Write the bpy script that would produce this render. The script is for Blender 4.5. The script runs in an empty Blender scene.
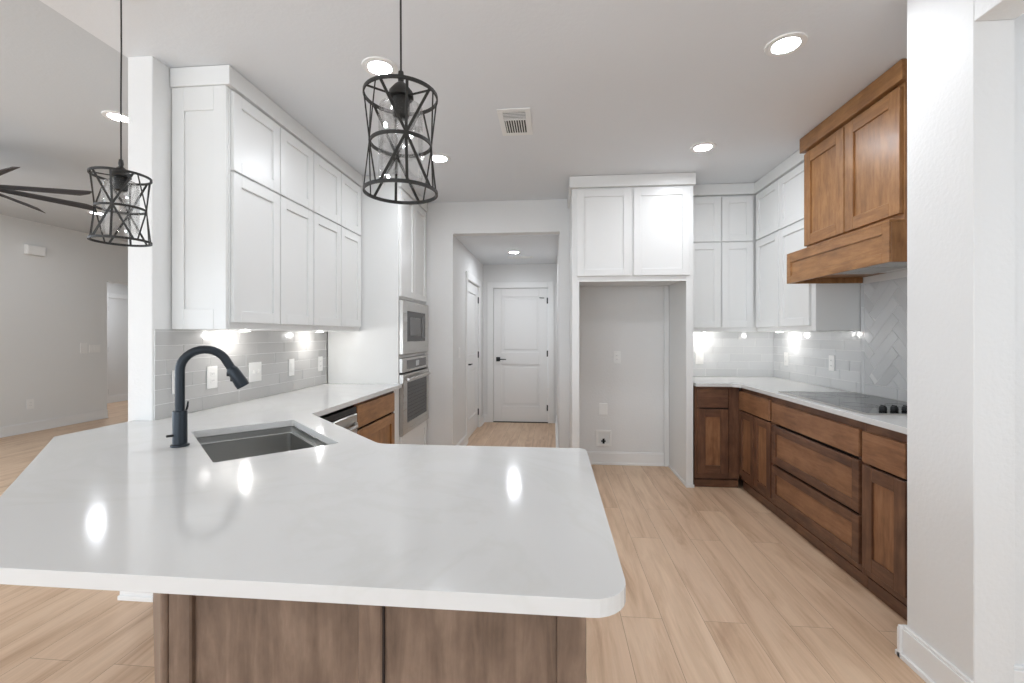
import bpy, bmesh, math, random
from mathutils import Vector, Matrix
from mathutils.geometry import tessellate_polygon
random.seed(7)
SC = bpy.context.scene
COL = SC.collection
PI = math.pi

# ------------------------------------------------------------------ camera
CAM_H = 1.335
F_PX = 448.0
cam_d = bpy.data.cameras.new('camera')
cam = bpy.data.objects.new('camera', cam_d); COL.objects.link(cam)
cam_d.sensor_fit = 'HORIZONTAL'; cam_d.sensor_width = 36.0
cam_d.lens = F_PX * 36.0 / 1024.0
cam_d.shift_y = -7.0 / 1024.0
cam_d.clip_start = 0.02; cam_d.clip_end = 100
cam.location = (0, 0, CAM_H)
cam.rotation_euler = (PI / 2, 0, math.atan(41.0 / F_PX))
SC.camera = cam

# ------------------------------------------------------------------ world, exposure
SC.view_settings.view_transform = 'Standard'
SC.view_settings.look = 'None'
SC.view_settings.gamma = 1.0
SC.view_settings.use_curve_mapping = False
SC.view_settings.exposure = 1.15
W = bpy.data.worlds.new('world'); SC.world = W
W.use_nodes = True
W.node_tree.nodes['Background'].inputs[0].default_value = (0.80, 0.90, 1.0, 1)
W.node_tree.nodes['Background'].inputs[1].default_value = 1.0

ADDED_WINDOW_LIGHT = 18      # strength of daylight from the added, unseen windows
CAN_L = 112             # radiance of a ceiling can lens
PUCK_W = 0.62           # under-cabinet lights


def area(name, loc, rot, sx, sy, power, col):
    l = bpy.data.lights.new(name, 'AREA'); l.shape = 'RECTANGLE'; l.size = sx; l.size_y = sy
    l.energy = power; l.color = col
    o = bpy.data.objects.new(name, l); COL.objects.link(o)
    o.location = loc; o.rotation_euler = rot
    return o


DAY = (0.80, 0.90, 1.0)
# unseen windows added to the great room's rear wall for daylight (x centre, width), light faces +Y (into the room)
REAR_Y = -4.6
ADDED_REAR_WINDOWS = [(-5.6, 1.8), (-3.0, 1.8), (-0.4, 1.8)]
for wx, ww in ADDED_REAR_WINDOWS:
    area('window_daylight', (wx, REAR_Y + 0.03, 1.45), (PI / 2, 0, 0), ww - 0.1, 1.9, ADDED_WINDOW_LIGHT, DAY)
ADDED_LEFT_WINDOWS = [(-2.9, 1.7), (-.7, 1.7), (1.9, 1.7)]  # unseen windows added to the left wall to flatten the lighting
for wy, ww in ADDED_LEFT_WINDOWS:
    area('window_daylight', (-7.12 + 0.03, wy, 1.45), (0, -PI / 2, 0), 1.9, ww - 0.1, ADDED_WINDOW_LIGHT * 1.25, DAY)
# unseen window added for daylight to the room on the right, beyond the cased opening
area('window_daylight', (3.96, 0.3, 1.5), (0, PI / 2, 0), 1.3, 1.4, 8, DAY)


# ------------------------------------------------------------------ materials
def lin(c):
    return tuple(((v / 255) / 12.92 if v / 255 <= .04045 else ((v / 255 + .055) / 1.055) ** 2.4) for v in c) + (1,)


def newmat(name):
    m = bpy.data.materials.new(name); m.use_nodes = True
    nt = m.node_tree
    return m, nt, nt.nodes['Principled BSDF']


def N(nt, typ, **kw):
    n = nt.nodes.new(typ)
    for k, v in kw.items():
        if k in n.inputs: n.inputs[k].default_value = v
        else: setattr(n, k, v)
    return n


def coords(nt, scale=(1, 1, 1), rot=(0, 0, 0), loc=(0, 0, 0)):
    tc = nt.nodes.new('ShaderNodeTexCoord')
    mp = nt.nodes.new('ShaderNodeMapping')
    mp.inputs['Scale'].default_value = scale; mp.inputs['Rotation'].default_value = rot
    mp.inputs['Location'].default_value = loc
    nt.links.new(tc.outputs['Object'], mp.inputs['Vector'])
    return mp.outputs['Vector']


def simple(name, rgb, rough=.5, metal=0.0, bump=0.0, bscale=80, mottle=0.0, spec=.5):
    m, nt, b = newmat(name)
    b.inputs['Base Color'].default_value = lin(rgb)
    b.inputs['Roughness'].default_value = rough; b.inputs['Metallic'].default_value = metal
    b.inputs['Specular IOR Level'].default_value = spec
    v = coords(nt)
    n = N(nt, 'ShaderNodeTexNoise', Scale=bscale, Detail=4.0)
    nt.links.new(v, n.inputs['Vector'])
    if bump:
        bp = N(nt, 'ShaderNodeBump', Strength=bump, Distance=.004)
        nt.links.new(n.outputs['Fac'], bp.inputs['Height']); nt.links.new(bp.outputs[0], b.inputs['Normal'])
    mr = N(nt, 'ShaderNodeMapRange')
    mr.inputs['To Min'].default_value = max(rough - .04 - mottle, 0.02); mr.inputs['To Max'].default_value = rough + .04 + mottle
    nt.links.new(n.outputs['Fac'], mr.inputs['Value']); nt.links.new(mr.outputs[0], b.inputs['Roughness'])
    return m


def emit(name, rgb, s):
    m, nt, b = newmat(name)
    b.inputs['Base Color'].default_value = lin(rgb)
    b.inputs['Emission Color'].default_value = lin(rgb); b.inputs['Emission Strength'].default_value = s
    return m


def wood(name, dark, mid, light, axis, rough=.36, gs=1.0):
    """stained maple, grain running along one local axis"""
    m, nt, b = newmat(name)
    sc = [22 * gs, 22 * gs, 22 * gs]; sc[axis] = 3.2 * gs
    v = coords(nt, tuple(sc))
    n1 = N(nt, 'ShaderNodeTexNoise', Scale=1.6, Detail=7.0, Roughness=.62, Distortion=.5)
    nt.links.new(v, n1.inputs['Vector'])
    sc2 = [6.0, 6.0, 6.0]; sc2[axis] = 3.2
    v2 = coords(nt, tuple(sc2))
    n2 = N(nt, 'ShaderNodeTexNoise', Scale=1.7, Detail=5.0, Roughness=.6)
    nt.links.new(v2, n2.inputs['Vector'])
    mx = N(nt, 'ShaderNodeMath', operation='ADD')
    h = N(nt, 'ShaderNodeMath', operation='MULTIPLY'); h.inputs[1].default_value = .5
    nt.links.new(n1.outputs['Fac'], h.inputs[0])
    h2 = N(nt, 'ShaderNodeMath', operation='MULTIPLY'); h2.inputs[1].default_value = .5
    nt.links.new(n2.outputs['Fac'], h2.inputs[0])
    nt.links.new(h.outputs[0], mx.inputs[0]); nt.links.new(h2.outputs[0], mx.inputs[1])
    r = nt.nodes.new('ShaderNodeValToRGB')
    r.color_ramp.elements[0].position = .36; r.color_ramp.elements[0].color = lin(dark)
    r.color_ramp.elements[1].position = .64; r.color_ramp.elements[1].color = lin(light)
    e = r.color_ramp.elements.new(.5); e.color = lin(mid)
    nt.links.new(mx.outputs[0], r.inputs[0]); nt.links.new(r.outputs[0], b.inputs['Base Color'])
    bp = N(nt, 'ShaderNodeBump', Strength=.12, Distance=.002)
    nt.links.new(n1.outputs['Fac'], bp.inputs['Height']); nt.links.new(bp.outputs[0], b.inputs['Normal'])
    b.inputs['Roughness'].default_value = rough
    return m


def floor_mat():
    m, nt, b = newmat('oak_planks')
    v = coords(nt, (1, 1, 1), (0, 0, PI / 2), (0.31, 0.06, 0))
    br = N(nt, 'ShaderNodeTexBrick', offset=.37, offset_frequency=2, squash=1.0)
    br.inputs['Scale'].default_value = 1.0
    br.inputs['Brick Width'].default_value = 1.35; br.inputs['Row Height'].default_value = .19
    br.inputs['Mortar Size'].default_value = .0012; br.inputs['Mortar Smooth'].default_value = .3
    br.inputs['Bias'].default_value = 0
    br.inputs['Color1'].default_value = lin((226, 197, 168)); br.inputs['Color2'].default_value = lin((218, 187, 158))
    br.inputs['Mortar'].default_value = lin((165, 136, 112))
    nt.links.new(v, br.inputs['Vector'])
    # per-plank offset of the grain: brick colour shifts the noise lookup
    vg = coords(nt, (7.5, .75, 1))
    sep = nt.nodes.new('ShaderNodeVectorMath'); sep.operation = 'SCALE'; sep.inputs['Scale'].default_value = 90
    nt.links.new(br.outputs['Color'], sep.inputs[0])
    ad = nt.nodes.new('ShaderNodeVectorMath'); ad.operation = 'ADD'
    nt.links.new(vg, ad.inputs[0]); nt.links.new(sep.outputs[0], ad.inputs[1])
    n = N(nt, 'ShaderNodeTexNoise', Scale=1.5, Detail=8.0, Roughness=.62, Distortion=.9)
    nt.links.new(ad.outputs[0], n.inputs['Vector'])
    r = nt.nodes.new('ShaderNodeValToRGB')
    r.color_ramp.elements[0].position = .30; r.color_ramp.elements[0].color = (.70, .62, .56, 1)
    r.color_ramp.elements[1].position = .58; r.color_ramp.elements[1].color = (1.0, 1.0, 1.0, 1)
    e = r.color_ramp.elements.new(.44); e.color = (.89, .85, .81, 1)
    nt.links.new(n.outputs['Fac'], r.inputs[0])
    vf = coords(nt, (70, 3, 1))
    n3 = N(nt, 'ShaderNodeTexNoise', Scale=1.5, Detail=4.0)
    nt.links.new(vf, n3.inputs['Vector'])
    mr = N(nt, 'ShaderNodeMapRange'); mr.inputs['To Min'].default_value = .90; mr.inputs['To Max'].default_value = 1.08
    nt.links.new(n3.outputs['Fac'], mr.inputs['Value'])
    mul = N(nt, 'ShaderNodeMix', data_type='RGBA', blend_type='MULTIPLY'); mul.inputs[0].default_value = 1
    nt.links.new(br.outputs['Color'], mul.inputs[6]); nt.links.new(r.outputs[0], mul.inputs[7])
    mul2 = N(nt, 'ShaderNodeMix', data_type='RGBA', blend_type='MULTIPLY'); mul2.inputs[0].default_value = 1
    nt.links.new(mul.outputs[2], mul2.inputs[6]); nt.links.new(mr.outputs[0], mul2.inputs[7])
    nt.links.new(mul2.outputs[2], b.inputs['Base Color'])
    b.inputs['Roughness'].default_value = .42
    bp = N(nt, 'ShaderNodeBump', Strength=.25, Distance=.002); bp.invert = True
    nt.links.new(br.outputs['Fac'], bp.inputs['Height']); nt.links.new(bp.outputs[0], b.inputs['Normal'])
    return m


def quartz_mat():
    m, nt, b = newmat('white_quartz')
    v = coords(nt, (1, 1, 1))
    n = N(nt, 'ShaderNodeTexNoise', Scale=1.3, Detail=6.0, Roughness=.6, Distortion=1.6)
    nt.links.new(v, n.inputs['Vector'])
    r = nt.nodes.new('ShaderNodeValToRGB')
    r.color_ramp.elements[0].position = .455; r.color_ramp.elements[0].color = lin((219, 218, 216))
    r.color_ramp.elements[1].position = .545; r.color_ramp.elements[1].color = lin((219, 218, 216))
    e = r.color_ramp.elements.new(.5); e.color = lin((216, 215, 212))
    nt.links.new(n.outputs['Fac'], r.inputs[0]); nt.links.new(r.outputs[0], b.inputs['Base Color'])
    b.inputs['Roughness'].default_value = .11
    return m


def brushed(name, rgb, rough, axis):
    m, nt, b = newmat(name)
    sc = [90, 90, 90]; sc[axis] = 1
    v = coords(nt, tuple(sc))
    n = N(nt, 'ShaderNodeTexNoise', Scale=1.0, Detail=3.0)
    nt.links.new(v, n.inputs['Vector'])
    mr = N(nt, 'ShaderNodeMapRange'); mr.inputs['To Min'].default_value = rough - .03; mr.inputs['To Max'].default_value = rough + .04
    nt.links.new(n.outputs['Fac'], mr.inputs['Value']); nt.links.new(mr.outputs[0], b.inputs['Roughness'])
    b.inputs['Base Color'].default_value = lin(rgb); b.inputs['Metallic'].default_value = 1
    return m


def glass_mat(name):
    m, nt, b = newmat(name)
    b.inputs['Base Color'].default_value = (.98, .99, .99, 1)
    b.inputs['Roughness'].default_value = 0.02
    b.inputs['Transmission Weight'].default_value = 1.0
    b.inputs['IOR'].default_value = 1.2
    b.inputs['Alpha'].default_value = .22
    return m


def tile_mat(name, c1, c2, rough):
    m, nt, b = newmat(name)
    oi = nt.nodes.new('ShaderNodeAttribute'); oi.attribute_name = 'tone'
    mx = N(nt, 'ShaderNodeMix', data_type='RGBA'); mx.inputs[6].default_value = lin(c1); mx.inputs[7].default_value = lin(c2)
    nt.links.new(oi.outputs['Fac'], mx.inputs[0]); nt.links.new(mx.outputs[2], b.inputs['Base Color'])
    v = coords(nt, (1, 1, 1))
    n = N(nt, 'ShaderNodeTexNoise', Scale=16.0, Detail=2.0); nt.links.new(v, n.inputs['Vector'])
    bp = N(nt, 'ShaderNodeBump', Strength=.35, Distance=.004)
    nt.links.new(n.outputs['Fac'], bp.inputs['Height']); nt.links.new(bp.outputs[0], b.inputs['Normal'])
    b.inputs['Roughness'].default_value = rough
    return m


M = {}
M['wall'] = simple('wall_paint', (232, 231, 229), .55, bump=.35, bscale=60)
M['living_wall'] = simple('grey_wall_paint', (234, 234, 232), .6, bump=.25, bscale=60)
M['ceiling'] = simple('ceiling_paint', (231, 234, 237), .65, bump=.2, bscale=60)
M['great_ceiling'] = simple('dimmed_ceiling_paint', (206, 210, 213), .65, bump=.2, bscale=60)  # dimmer light of the great room ceiling put into its paint tone
M['trim'] = simple('white_trim', (240, 239, 237), .35)
M['cab'] = simple('white_cabinet_paint', (234, 234, 232), .33)
M['white_plastic'] = simple('white_plastic', (244, 243, 240), .3)
M['white_metal'] = simple('white_enamel', (240, 240, 238), .35)
M['floor'] = floor_mat()
M['quartz'] = quartz_mat()
D_, M_, L_ = (80, 53, 39), (104, 71, 52), (127, 90, 66)
M['woodv'] = wood('stained_maple_upright', D_, M_, L_, 2)
M['woodh'] = wood('stained_maple_across', D_, M_, L_, 0)
D2, M2, L2 = (118, 80, 54), (144, 101, 70), (164, 120, 86)
M['panelv'] = wood('stained_maple_panel_upright', D2, M2, L2, 2)
M['panelh'] = wood('stained_maple_panel_across', D2, M2, L2, 0)
H1, H2_, H3 = (126, 86, 50), (152, 107, 65), (174, 128, 82)  # same stain as the cabinets, with warm light mixed into the colour
M['hoodv'] = wood('warm_lit_maple_upright', H1, H2_, H3, 2)
M['hoodh'] = wood('warm_lit_maple_across', H1, H2_, H3, 0)
M['islev'] = wood('cool_lit_maple_upright', (92, 74, 61), (118, 97, 82), (142, 120, 103), 2, rough=.4)  # same stain again, with bluish daylight mixed into the colour
M['dark_gap'] = simple('dark_reveal', (38, 26, 20), .7)
M['steel'] = brushed('stainless_steel', (200, 198, 194), .28, 0)
M['steel_sink'] = simple('sink_steel', (196, 196, 194), .30, metal=1.0, bscale=3)
M['black_glass'] = simple('black_glass', (20, 20, 22), .06)
M['oven_rack'] = simple('oven_rack_grey', (44, 44, 45), .2)  # dull dark grey of the oven rack bars
M['oven_glass'] = simple('oven_window_glass', (92, 92, 92), .10)
M['black_metal'] = simple('matte_black_metal', (30, 31, 33), .42, metal=.3)
M['faucet'] = simple('charcoal_faucet_finish', (44, 50, 56), .38, metal=.55)
M['bronze'] = simple('dark_bronze', (44, 43, 41), .45, metal=.3)
M['fan'] = simple('dark_fan_blade', (62, 56, 54), .5)
M['glass'] = glass_mat('clear_glass')
M['tile_l'] = tile_mat('grey_glazed_tile', (186, 185, 183), (200, 199, 197), .14)
M['tile_r'] = tile_mat('pale_glazed_tile', (204, 205, 205), (216, 217, 217), .10)
M['grout'] = simple('pale_grout', (226, 226, 224), .8)
M['can'] = emit('can_light_lens', (243, 248, 255), CAN_L)
M['puck'] = emit('puck_light_lens', (255, 250, 242), 7)
M['bulb'] = simple('bulb_glass', (235, 232, 225), .1)
M['brass'] = simple('dull_brass', (150, 120, 70), .35, metal=.9)
M['dark_slot'] = simple('dark_slot', (60, 60, 60), .7)
M['screen'] = simple('pale_display', (196, 200, 200), .3)
M['pane'] = glass_mat('window_pane')


# ------------------------------------------------------------------ mesh helpers
class MB:
    def __init__(s): s.v = []; s.f = []; s.tone = []

    def box(s, x0, x1, y0, y1, z0, z1):
        if x0 > x1: x0, x1 = x1, x0
        if y0 > y1: y0, y1 = y1, y0
        if z0 > z1: z0, z1 = z1, z0
        i = len(s.v)
        s.v += [(x0, y0, z0), (x1, y0, z0), (x1, y1, z0), (x0, y1, z0), (x0, y0, z1), (x1, y0, z1), (x1, y1, z1), (x0, y1, z1)]
        s.f += [tuple(i + k for k in q) for q in ((3, 2, 1, 0), (4, 5, 6, 7), (0, 1, 5, 4), (1, 2, 6, 5), (2, 3, 7, 6), (3, 0, 4, 7))]
        return s

    def prism(s, pts, z0, z1, holes=()):
        """polygon (counter-clockwise) extruded between z0 and z1, with holes"""
        loops = [list(pts)] + [list(h) for h in holes]
        flat = [p for l in loops for p in l]
        tris = tessellate_polygon([[Vector((p[0], p[1], 0)) for p in l] for l in loops])
        i = len(s.v); n = len(flat)
        s.v += [(p[0], p[1], z0) for p in flat] + [(p[0], p[1], z1) for p in flat]
        for t in tris:
            a, b, c = [Vector(flat[k]) for k in t]
            up = (b.x - a.x) * (c.y - a.y) - (b.y - a.y) * (c.x - a.x) > 0
            t = tuple(t) if up else tuple(reversed(t))
            s.f.append(tuple(i + n + k for k in t)); s.f.append(tuple(i + k for k in reversed(t)))
        o = 0
        for l in loops:
            m = len(l)
            for k in range(m):
                a, b = i + o + k, i + o + (k + 1) % m
                s.f.append((a, b, b + n, a + n))
            o += m
        return s

    def lathe(s, prof, cx=0, cy=0, n=28, close=False):
        i = len(s.v); m = len(prof)
        for r, z in prof:
            for k in range(n):
                a = 2 * PI * k / n
                s.v.append((cx + r * math.cos(a), cy + r * math.sin(a), z))
        rng = range(m if close else m - 1)
        for j in rng:
            j2 = (j + 1) % m
            for k in range(n):
                k2 = (k + 1) % n
                s.f.append((i + j * n + k, i + j * n + k2, i + j2 * n + k2, i + j2 * n + k))
        if not close:
            if prof[0][0] > 1e-5: s.f.append(tuple(i + k for k in reversed(range(n))))
            if prof[-1][0] > 1e-5: s.f.append(tuple(i + (m - 1) * n + k for k in range(n)))
        return s

    def tube(s, pts, r, n=10, closed=False):
        pts = [Vector(p) for p in pts]; m = len(pts)
        rs = r if isinstance(r, (list, tuple)) else [r] * m
        i = len(s.v)
        nrm = None
        for j in range(m):
            if closed: t = (pts[(j + 1) % m] - pts[j - 1]).normalized()
            else: t = (pts[min(j + 1, m - 1)] - pts[max(j - 1, 0)]).normalized()
            if nrm is None:
                nrm = t.cross(Vector((0, 0, 1)))
                if nrm.length < 1e-3: nrm = t.cross(Vector((1, 0, 0)))
            nrm = (nrm - t * nrm.dot(t)).normalized()
            bn = t.cross(nrm)
            for k in range(n):
                a = 2 * PI * k / n
                s.v.append(tuple(pts[j] + (nrm * math.cos(a) + bn * math.sin(a)) * rs[j]))
        for j in range(m if closed else m - 1):
            j2 = (j + 1) % m
            for k in range(n):
                k2 = (k + 1) % n
                s.f.append((i + j * n + k, i + j * n + k2, i + j2 * n + k2, i + j2 * n + k))
        if not closed:
            s.f.append(tuple(i + k for k in reversed(range(n)))); s.f.append(tuple(i + (m - 1) * n + k for k in range(n)))
        return s

    def obar(s, a, b, w, t, up):
        """flat bar from a to b: width w across, thickness t along 'up' (outward)"""
        a = Vector(a); b = Vector(b); up = Vector(up)
        d = (b - a).normalized(); u = (up - d * up.dot(d)).normalized(); c = d.cross(u)
        i = len(s.v)
        for p in (a, b):
            for sx, sy in ((-1, -1), (1, -1), (1, 1), (-1, 1)):
                s.v.append(tuple(p + c * (sx * w / 2) + u * (sy * t / 2)))
        s.f += [tuple(i + k for k in q) for q in ((3, 2, 1, 0), (4, 5, 6, 7), (0, 1, 5, 4), (1, 2, 6, 5), (2, 3, 7, 6), (3, 0, 4, 7))]
        return s

    def each(s, name, mat, parent=None, **kw):
        """one object per separate piece (pieces were added one after another)"""
        root = list(range(len(s.v)))
        def find(a):
            while root[a] != a: root[a] = root[root[a]]; a = root[a]
            return a
        for f in s.f:
            for q in f[1:]: root[find(q)] = find(f[0])
        groups = {}
        for f in s.f: groups.setdefault(find(f[0]), []).append(f)
        out = []
        for fs in groups.values():
            ids = sorted({q for f in fs for q in f}); mp = {q: i for i, q in enumerate(ids)}
            b = MB(); b.v = [s.v[q] for q in ids]; b.f = [tuple(mp[q] for q in f) for f in fs]
            out.append(b.build(name, mat, parent, **kw))
        return out

    def build(s, name, mat, parent=None, smooth=False, bevel=0.0, seg=1):
        me = bpy.data.meshes.new(name)
        me.from_pydata(s.v, [], s.f)
        if s.tone:
            at = me.attributes.new('tone', 'FLOAT', 'FACE')
            at.data.foreach_set('value', s.tone)
        bm = bmesh.new(); bm.from_mesh(me)
        bmesh.ops.recalc_face_normals(bm, faces=bm.faces)
        bm.to_mesh(me); bm.free()
        me.materials.append(mat)
        o = bpy.data.objects.new(name, me); COL.objects.link(o)
        if parent: o.parent = parent
        if smooth:
            me.polygons.foreach_set('use_smooth', [True] * len(me.polygons))
            try: me.set_sharp_from_angle(angle=math.radians(40))
            except Exception: pass
        if bevel:
            b = o.modifiers.new('bevel', 'BEVEL'); b.width = bevel; b.segments = seg
            b.limit_method = 'ANGLE'; b.angle_limit = math.radians(40)
        return o


def box(name, mat, parent, *c, bevel=.0015):
    return MB().box(*c).build(name, mat, parent, bevel=bevel)


def tag(o, label, cat, group=None):
    o['label'] = label; o['category'] = cat
    if group: o['group'] = group
    return o


def thing(name, label, cat, loc=(0, 0, 0), rz=0, group=None):
    o = bpy.data.objects.new(name, None); COL.objects.link(o)
    o.location = loc; o.rotation_euler = (0, 0, rz); o.empty_display_size = .1
    return tag(o, label, cat, group)


def struct(o):
    o['kind'] = 'structure'; return o


def kids(o): return [c for c in bpy.data.objects if c.parent == o]


def copy_tree(o, parent=None):
    c = o.copy(); COL.objects.link(c); c.parent = parent
    for ch in kids(o): copy_tree(ch, c)
    return c


# ------------------------------------------------------------------ room shell
XR, YB, XW = 2.19, 4.68, -2.012          # kitchen right wall, back wall, partition face
ZC, ZLC = 2.74, 2.89                    # kitchen and great-room ceilings
XLW = -7.12
WT = .13
struct(MB().box(-9.6, 4.2, REAR_Y - .2, 11.2, -.12, 0).build('floor', M['floor']))
struct(MB().box(-2.15, 4.1, REAR_Y - .15, YB + .15, ZC, ZC + .35).build('ceiling', M['ceiling']))
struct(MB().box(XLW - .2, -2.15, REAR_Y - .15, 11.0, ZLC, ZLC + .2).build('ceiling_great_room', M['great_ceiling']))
# hall and pantry zone
struct(MB().box(-2.0, 1.2, YB + WT, 6.95, 2.40, 2.55).build('ceiling_hall', M['ceiling']))
# back wall with opening to the hall
m = MB()
m.box(XW, -1.06, YB, YB + WT, 0, ZC); m.box(.07, XR + WT, YB, YB + WT, 0, ZC); m.box(-1.06, .07, YB, YB + WT, 2.405, ZC)
struct(m.build('wall_back', M['wall']))
# partition between kitchen and great room, its end shows as a column
struct(MB().box(-2.15, XW, 2.085, 11.0, 0, ZLC).build('wall_partition', M['wall'], bevel=.004))
struct(MB().box(XR, XR + WT, 1.92, YB, 0, ZC).build('wall_right', M['wall']))
# return wall at the end of the cooking run
XN = 1.45
struct(MB().box(1.58, 4.1, 1.79, 1.92, 0, ZC).build('wall_return', M['wall']))
# near right wall with the cased opening
m = MB()
m.box(XN, 1.58, 1.689, 1.985, 0, ZC)
m.box(XN, 1.58, .15, 1.689, 2.416, ZC)
m.box(XN, 1.58, REAR_Y, .15, 0, ZC)
struct(m.build('wall_near_right', M['wall'], bevel=.003))
struct(MB().box(4.0, 4.12, -1.2, 1.79, 0, 0.9).box(4.0, 4.12, -1.2, 1.79, 2.15, ZC).box(4.0, 4.12, -1.2, -.35, .9, 2.15).box(4.0, 4.12, .95, 1.79, .9, 2.15).build('wall_side_room', M['wall']))
struct(MB().box(1.58, 4.1, -1.32, -1.2, 0, ZC).build('wall_side_room_back', M['wall']))
# great room left wall with opening and the added windows
m = MB()
prev = REAR_Y
for wy, ww in ADDED_LEFT_WINDOWS:
    m.box(XLW - .14, XLW, prev, wy - ww / 2, 0, ZLC); m.box(XLW - .14, XLW, wy - ww / 2, wy + ww / 2, 0, .45); m.box(XLW - .14, XLW, wy - ww / 2, wy + ww / 2, 2.45, ZLC)
    prev = wy + ww / 2
m.box(XLW - .14, XLW, prev, 6.56, 0, ZLC); m.box(XLW - .14, XLW, 6.56, 7.6, 2.19, ZLC); m.box(XLW - .14, XLW, 7.6, 11, 0, ZLC)
struct(m.build('wall_left', M['living_wall']))
struct(MB().box(XLW, -2.15, 10.9, 11.0, 0, ZLC).build('wall_great_room_end', M['living_wall']))
struct(MB().box(-8.75, -8.62, 4.5, 10.5, 0, 2.5).build('wall_corridor', M['wall']))
struct(MB().box(-8.75, XLW - .14, 4.4, 4.5, 0, 2.5).build('wall_corridor_end', M['wall']))
struct(MB().box(-8.75, XLW - .14, 10.5, 10.6, 0, 2.5).build('wall_corridor_far', M['wall']))
struct(MB().box(-8.75, XLW - .14, 4.4, 10.6, 2.5, 2.6).build('ceiling_corridor', M['ceiling']))
# rear wall with the three added windows
m = MB(); prev = XLW - .1
for wx, ww in sorted(ADDED_REAR_WINDOWS):
    m.box(prev, wx - ww / 2, REAR_Y - .14, REAR_Y, 0, ZLC)
    m.box(wx - ww / 2, wx + ww / 2, REAR_Y - .14, REAR_Y, 0, .45); m.box(wx - ww / 2, wx + ww / 2, REAR_Y - .14, REAR_Y, 2.45, ZLC)
    prev = wx + ww / 2
m.box(prev, 1.45, REAR_Y - .14, REAR_Y, 0, ZLC)
struct(m.build('wall_rear', M['wall']))
for k, (wx, ww) in enumerate(ADDED_REAR_WINDOWS):
    w = MB()
    for a, b, c, d in ((-ww / 2, -ww / 2 + .06, .45, 2.45), (ww / 2 - .06, ww / 2, .45, 2.45), (-.02, .02, .45, 2.45)):
        w.box(wx + a, wx + b, REAR_Y - .10, REAR_Y - .04, c, d)
    w.box(wx - ww / 2, wx + ww / 2, REAR_Y - .10, REAR_Y - .04, .45, .51); w.box(wx - ww / 2, wx + ww / 2, REAR_Y - .10, REAR_Y - .04, 2.39, 2.45)
    wo = struct(w.build('window_%d' % (k + 1), M['trim']))  # frame of an added rear window
for k, (wy, ww) in enumerate(ADDED_LEFT_WINDOWS):
    w = MB()
    for a, b, c, d in ((-ww / 2, -ww / 2 + .06, .45, 2.45), (ww / 2 - .06, ww / 2, .45, 2.45), (-.02, .02, .45, 2.45)):
        w.box(XLW - .10, XLW - .04, wy + a, wy + b, c, d)
    w.box(XLW - .10, XLW - .04, wy - ww / 2, wy + ww / 2, .45, .51); w.box(XLW - .10, XLW - .04, wy - ww / 2, wy + ww / 2, 2.39, 2.45)
    struct(w.build('window_%d' % (k + 5), M['trim']))  # frame of an added left wall window
w = MB()
for b in ((.89, .95), (2.09, 2.15), (1.50, 1.54)): w.box(4.03, 4.09, -.35, .95, *b)
w.box(4.03, 4.09, -.35, -.29, .9, 2.15); w.box(4.03, 4.09, .89, .95, .9, 2.15)
struct(w.build('window_4', M['trim']))  # frame of the added side room window

# hall behind the kitchen
HX0, HX1, HY = -1.06, .06, 6.77
m = MB()
m.box(HX0 - .12, HX0, YB + WT, 5.47, 0, 2.4); m.box(HX0 - .12, HX0, 6.37, HY, 0, 2.4); m.box(HX0 - .12, HX0, 5.47, 6.37, 2.02, 2.4)
struct(m.build('wall_hall_left', M['wall']))
struct(MB().box(HX1, HX1 + .1, YB + WT, HY, 0, 2.4).build('wall_hall_right', M['wall']))
m = MB(); m.box(HX0 - .12, -.905, HY, HY + .12, 0, 2.4); m.box(-.075, HX1 + .1, HY, HY + .12, 0, 2.4); m.box(-.905, -.075, HY, HY + .12, 2.04, 2.4)
struct(m.build('wall_hall_end', M['wall']))


def baseboard(name, x0, y0, x1, y1, nx, ny, h=.135):
    """board with a shoe strip along a wall line; (nx,ny) points into the room"""
    m = MB()
    for t, z0, z1 in ((.016, 0, h - .012), (.011, h - .012, h), (.027, 0, .022)):
        xs = sorted((x0, x1)); ys = sorted((y0, y1))
        if nx: a, b = sorted((x0, x0 + nx * t)); m.box(a, b, ys[0], ys[1], z0, z1)
        else: a, b = sorted((y0, y0 + ny * t)); m.box(xs[0], xs[1], a, b, z0, z1)
    return struct(m.build('baseboard_' + name, M['trim'], bevel=.002))


baseboard('left', XLW, REAR_Y, XLW, 6.56, 1, 0)
baseboard('left_far', XLW, 7.6, XLW, 10.9, 1, 0)
baseboard('corridor', -8.62, 4.5, -8.62, 10.5, 1, 0)
baseboard('column_front', -2.178, 2.085, -1.985, 2.085, 0, -1, .16)
baseboard('column_left', -2.15, 2.085, -2.15, 10.9, -1, 0)
baseboard('near_right', XN, 1.689, XN, 1.985, -1, 0)
baseboard('near_end', XN - .027, 1.985, 1.555, 1.985, 0, 1)
baseboard('near_behind', XN, REAR_Y, XN, .15, -1, 0)
baseboard('side_room', 1.58, 1.79, 4.0, 1.79, 0, -1)
baseboard('hall_left_near', HX0, YB + .02, HX0, 5.39, 1, 0, .12)
baseboard('hall_left_far', HX0, 6.45, HX0, HY, 1, 0, .12)
baseboard('hall_right', HX1, YB + WT, HX1, HY, -1, 0, .12)
baseboard('hall_end', -.99, HY, HX0, HY, 0, -1, .12)
baseboard('rear', XLW, REAR_Y, 1.45, REAR_Y, 0, 1)


def casing(name, rz, loc, w, h, t=.012, cw=.09):
    m = MB()
    m.box(-cw, 0, -t - .006, 0, 0, h + cw); m.box(w, w + cw, -t - .006, 0, 0, h + cw); m.box(0, w, -t - .006, 0, h, h + cw)
    o = m.build(name, M['trim'], bevel=.003)
    o.location = loc; o.rotation_euler = (0, 0, rz)
    return struct(o)


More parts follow.
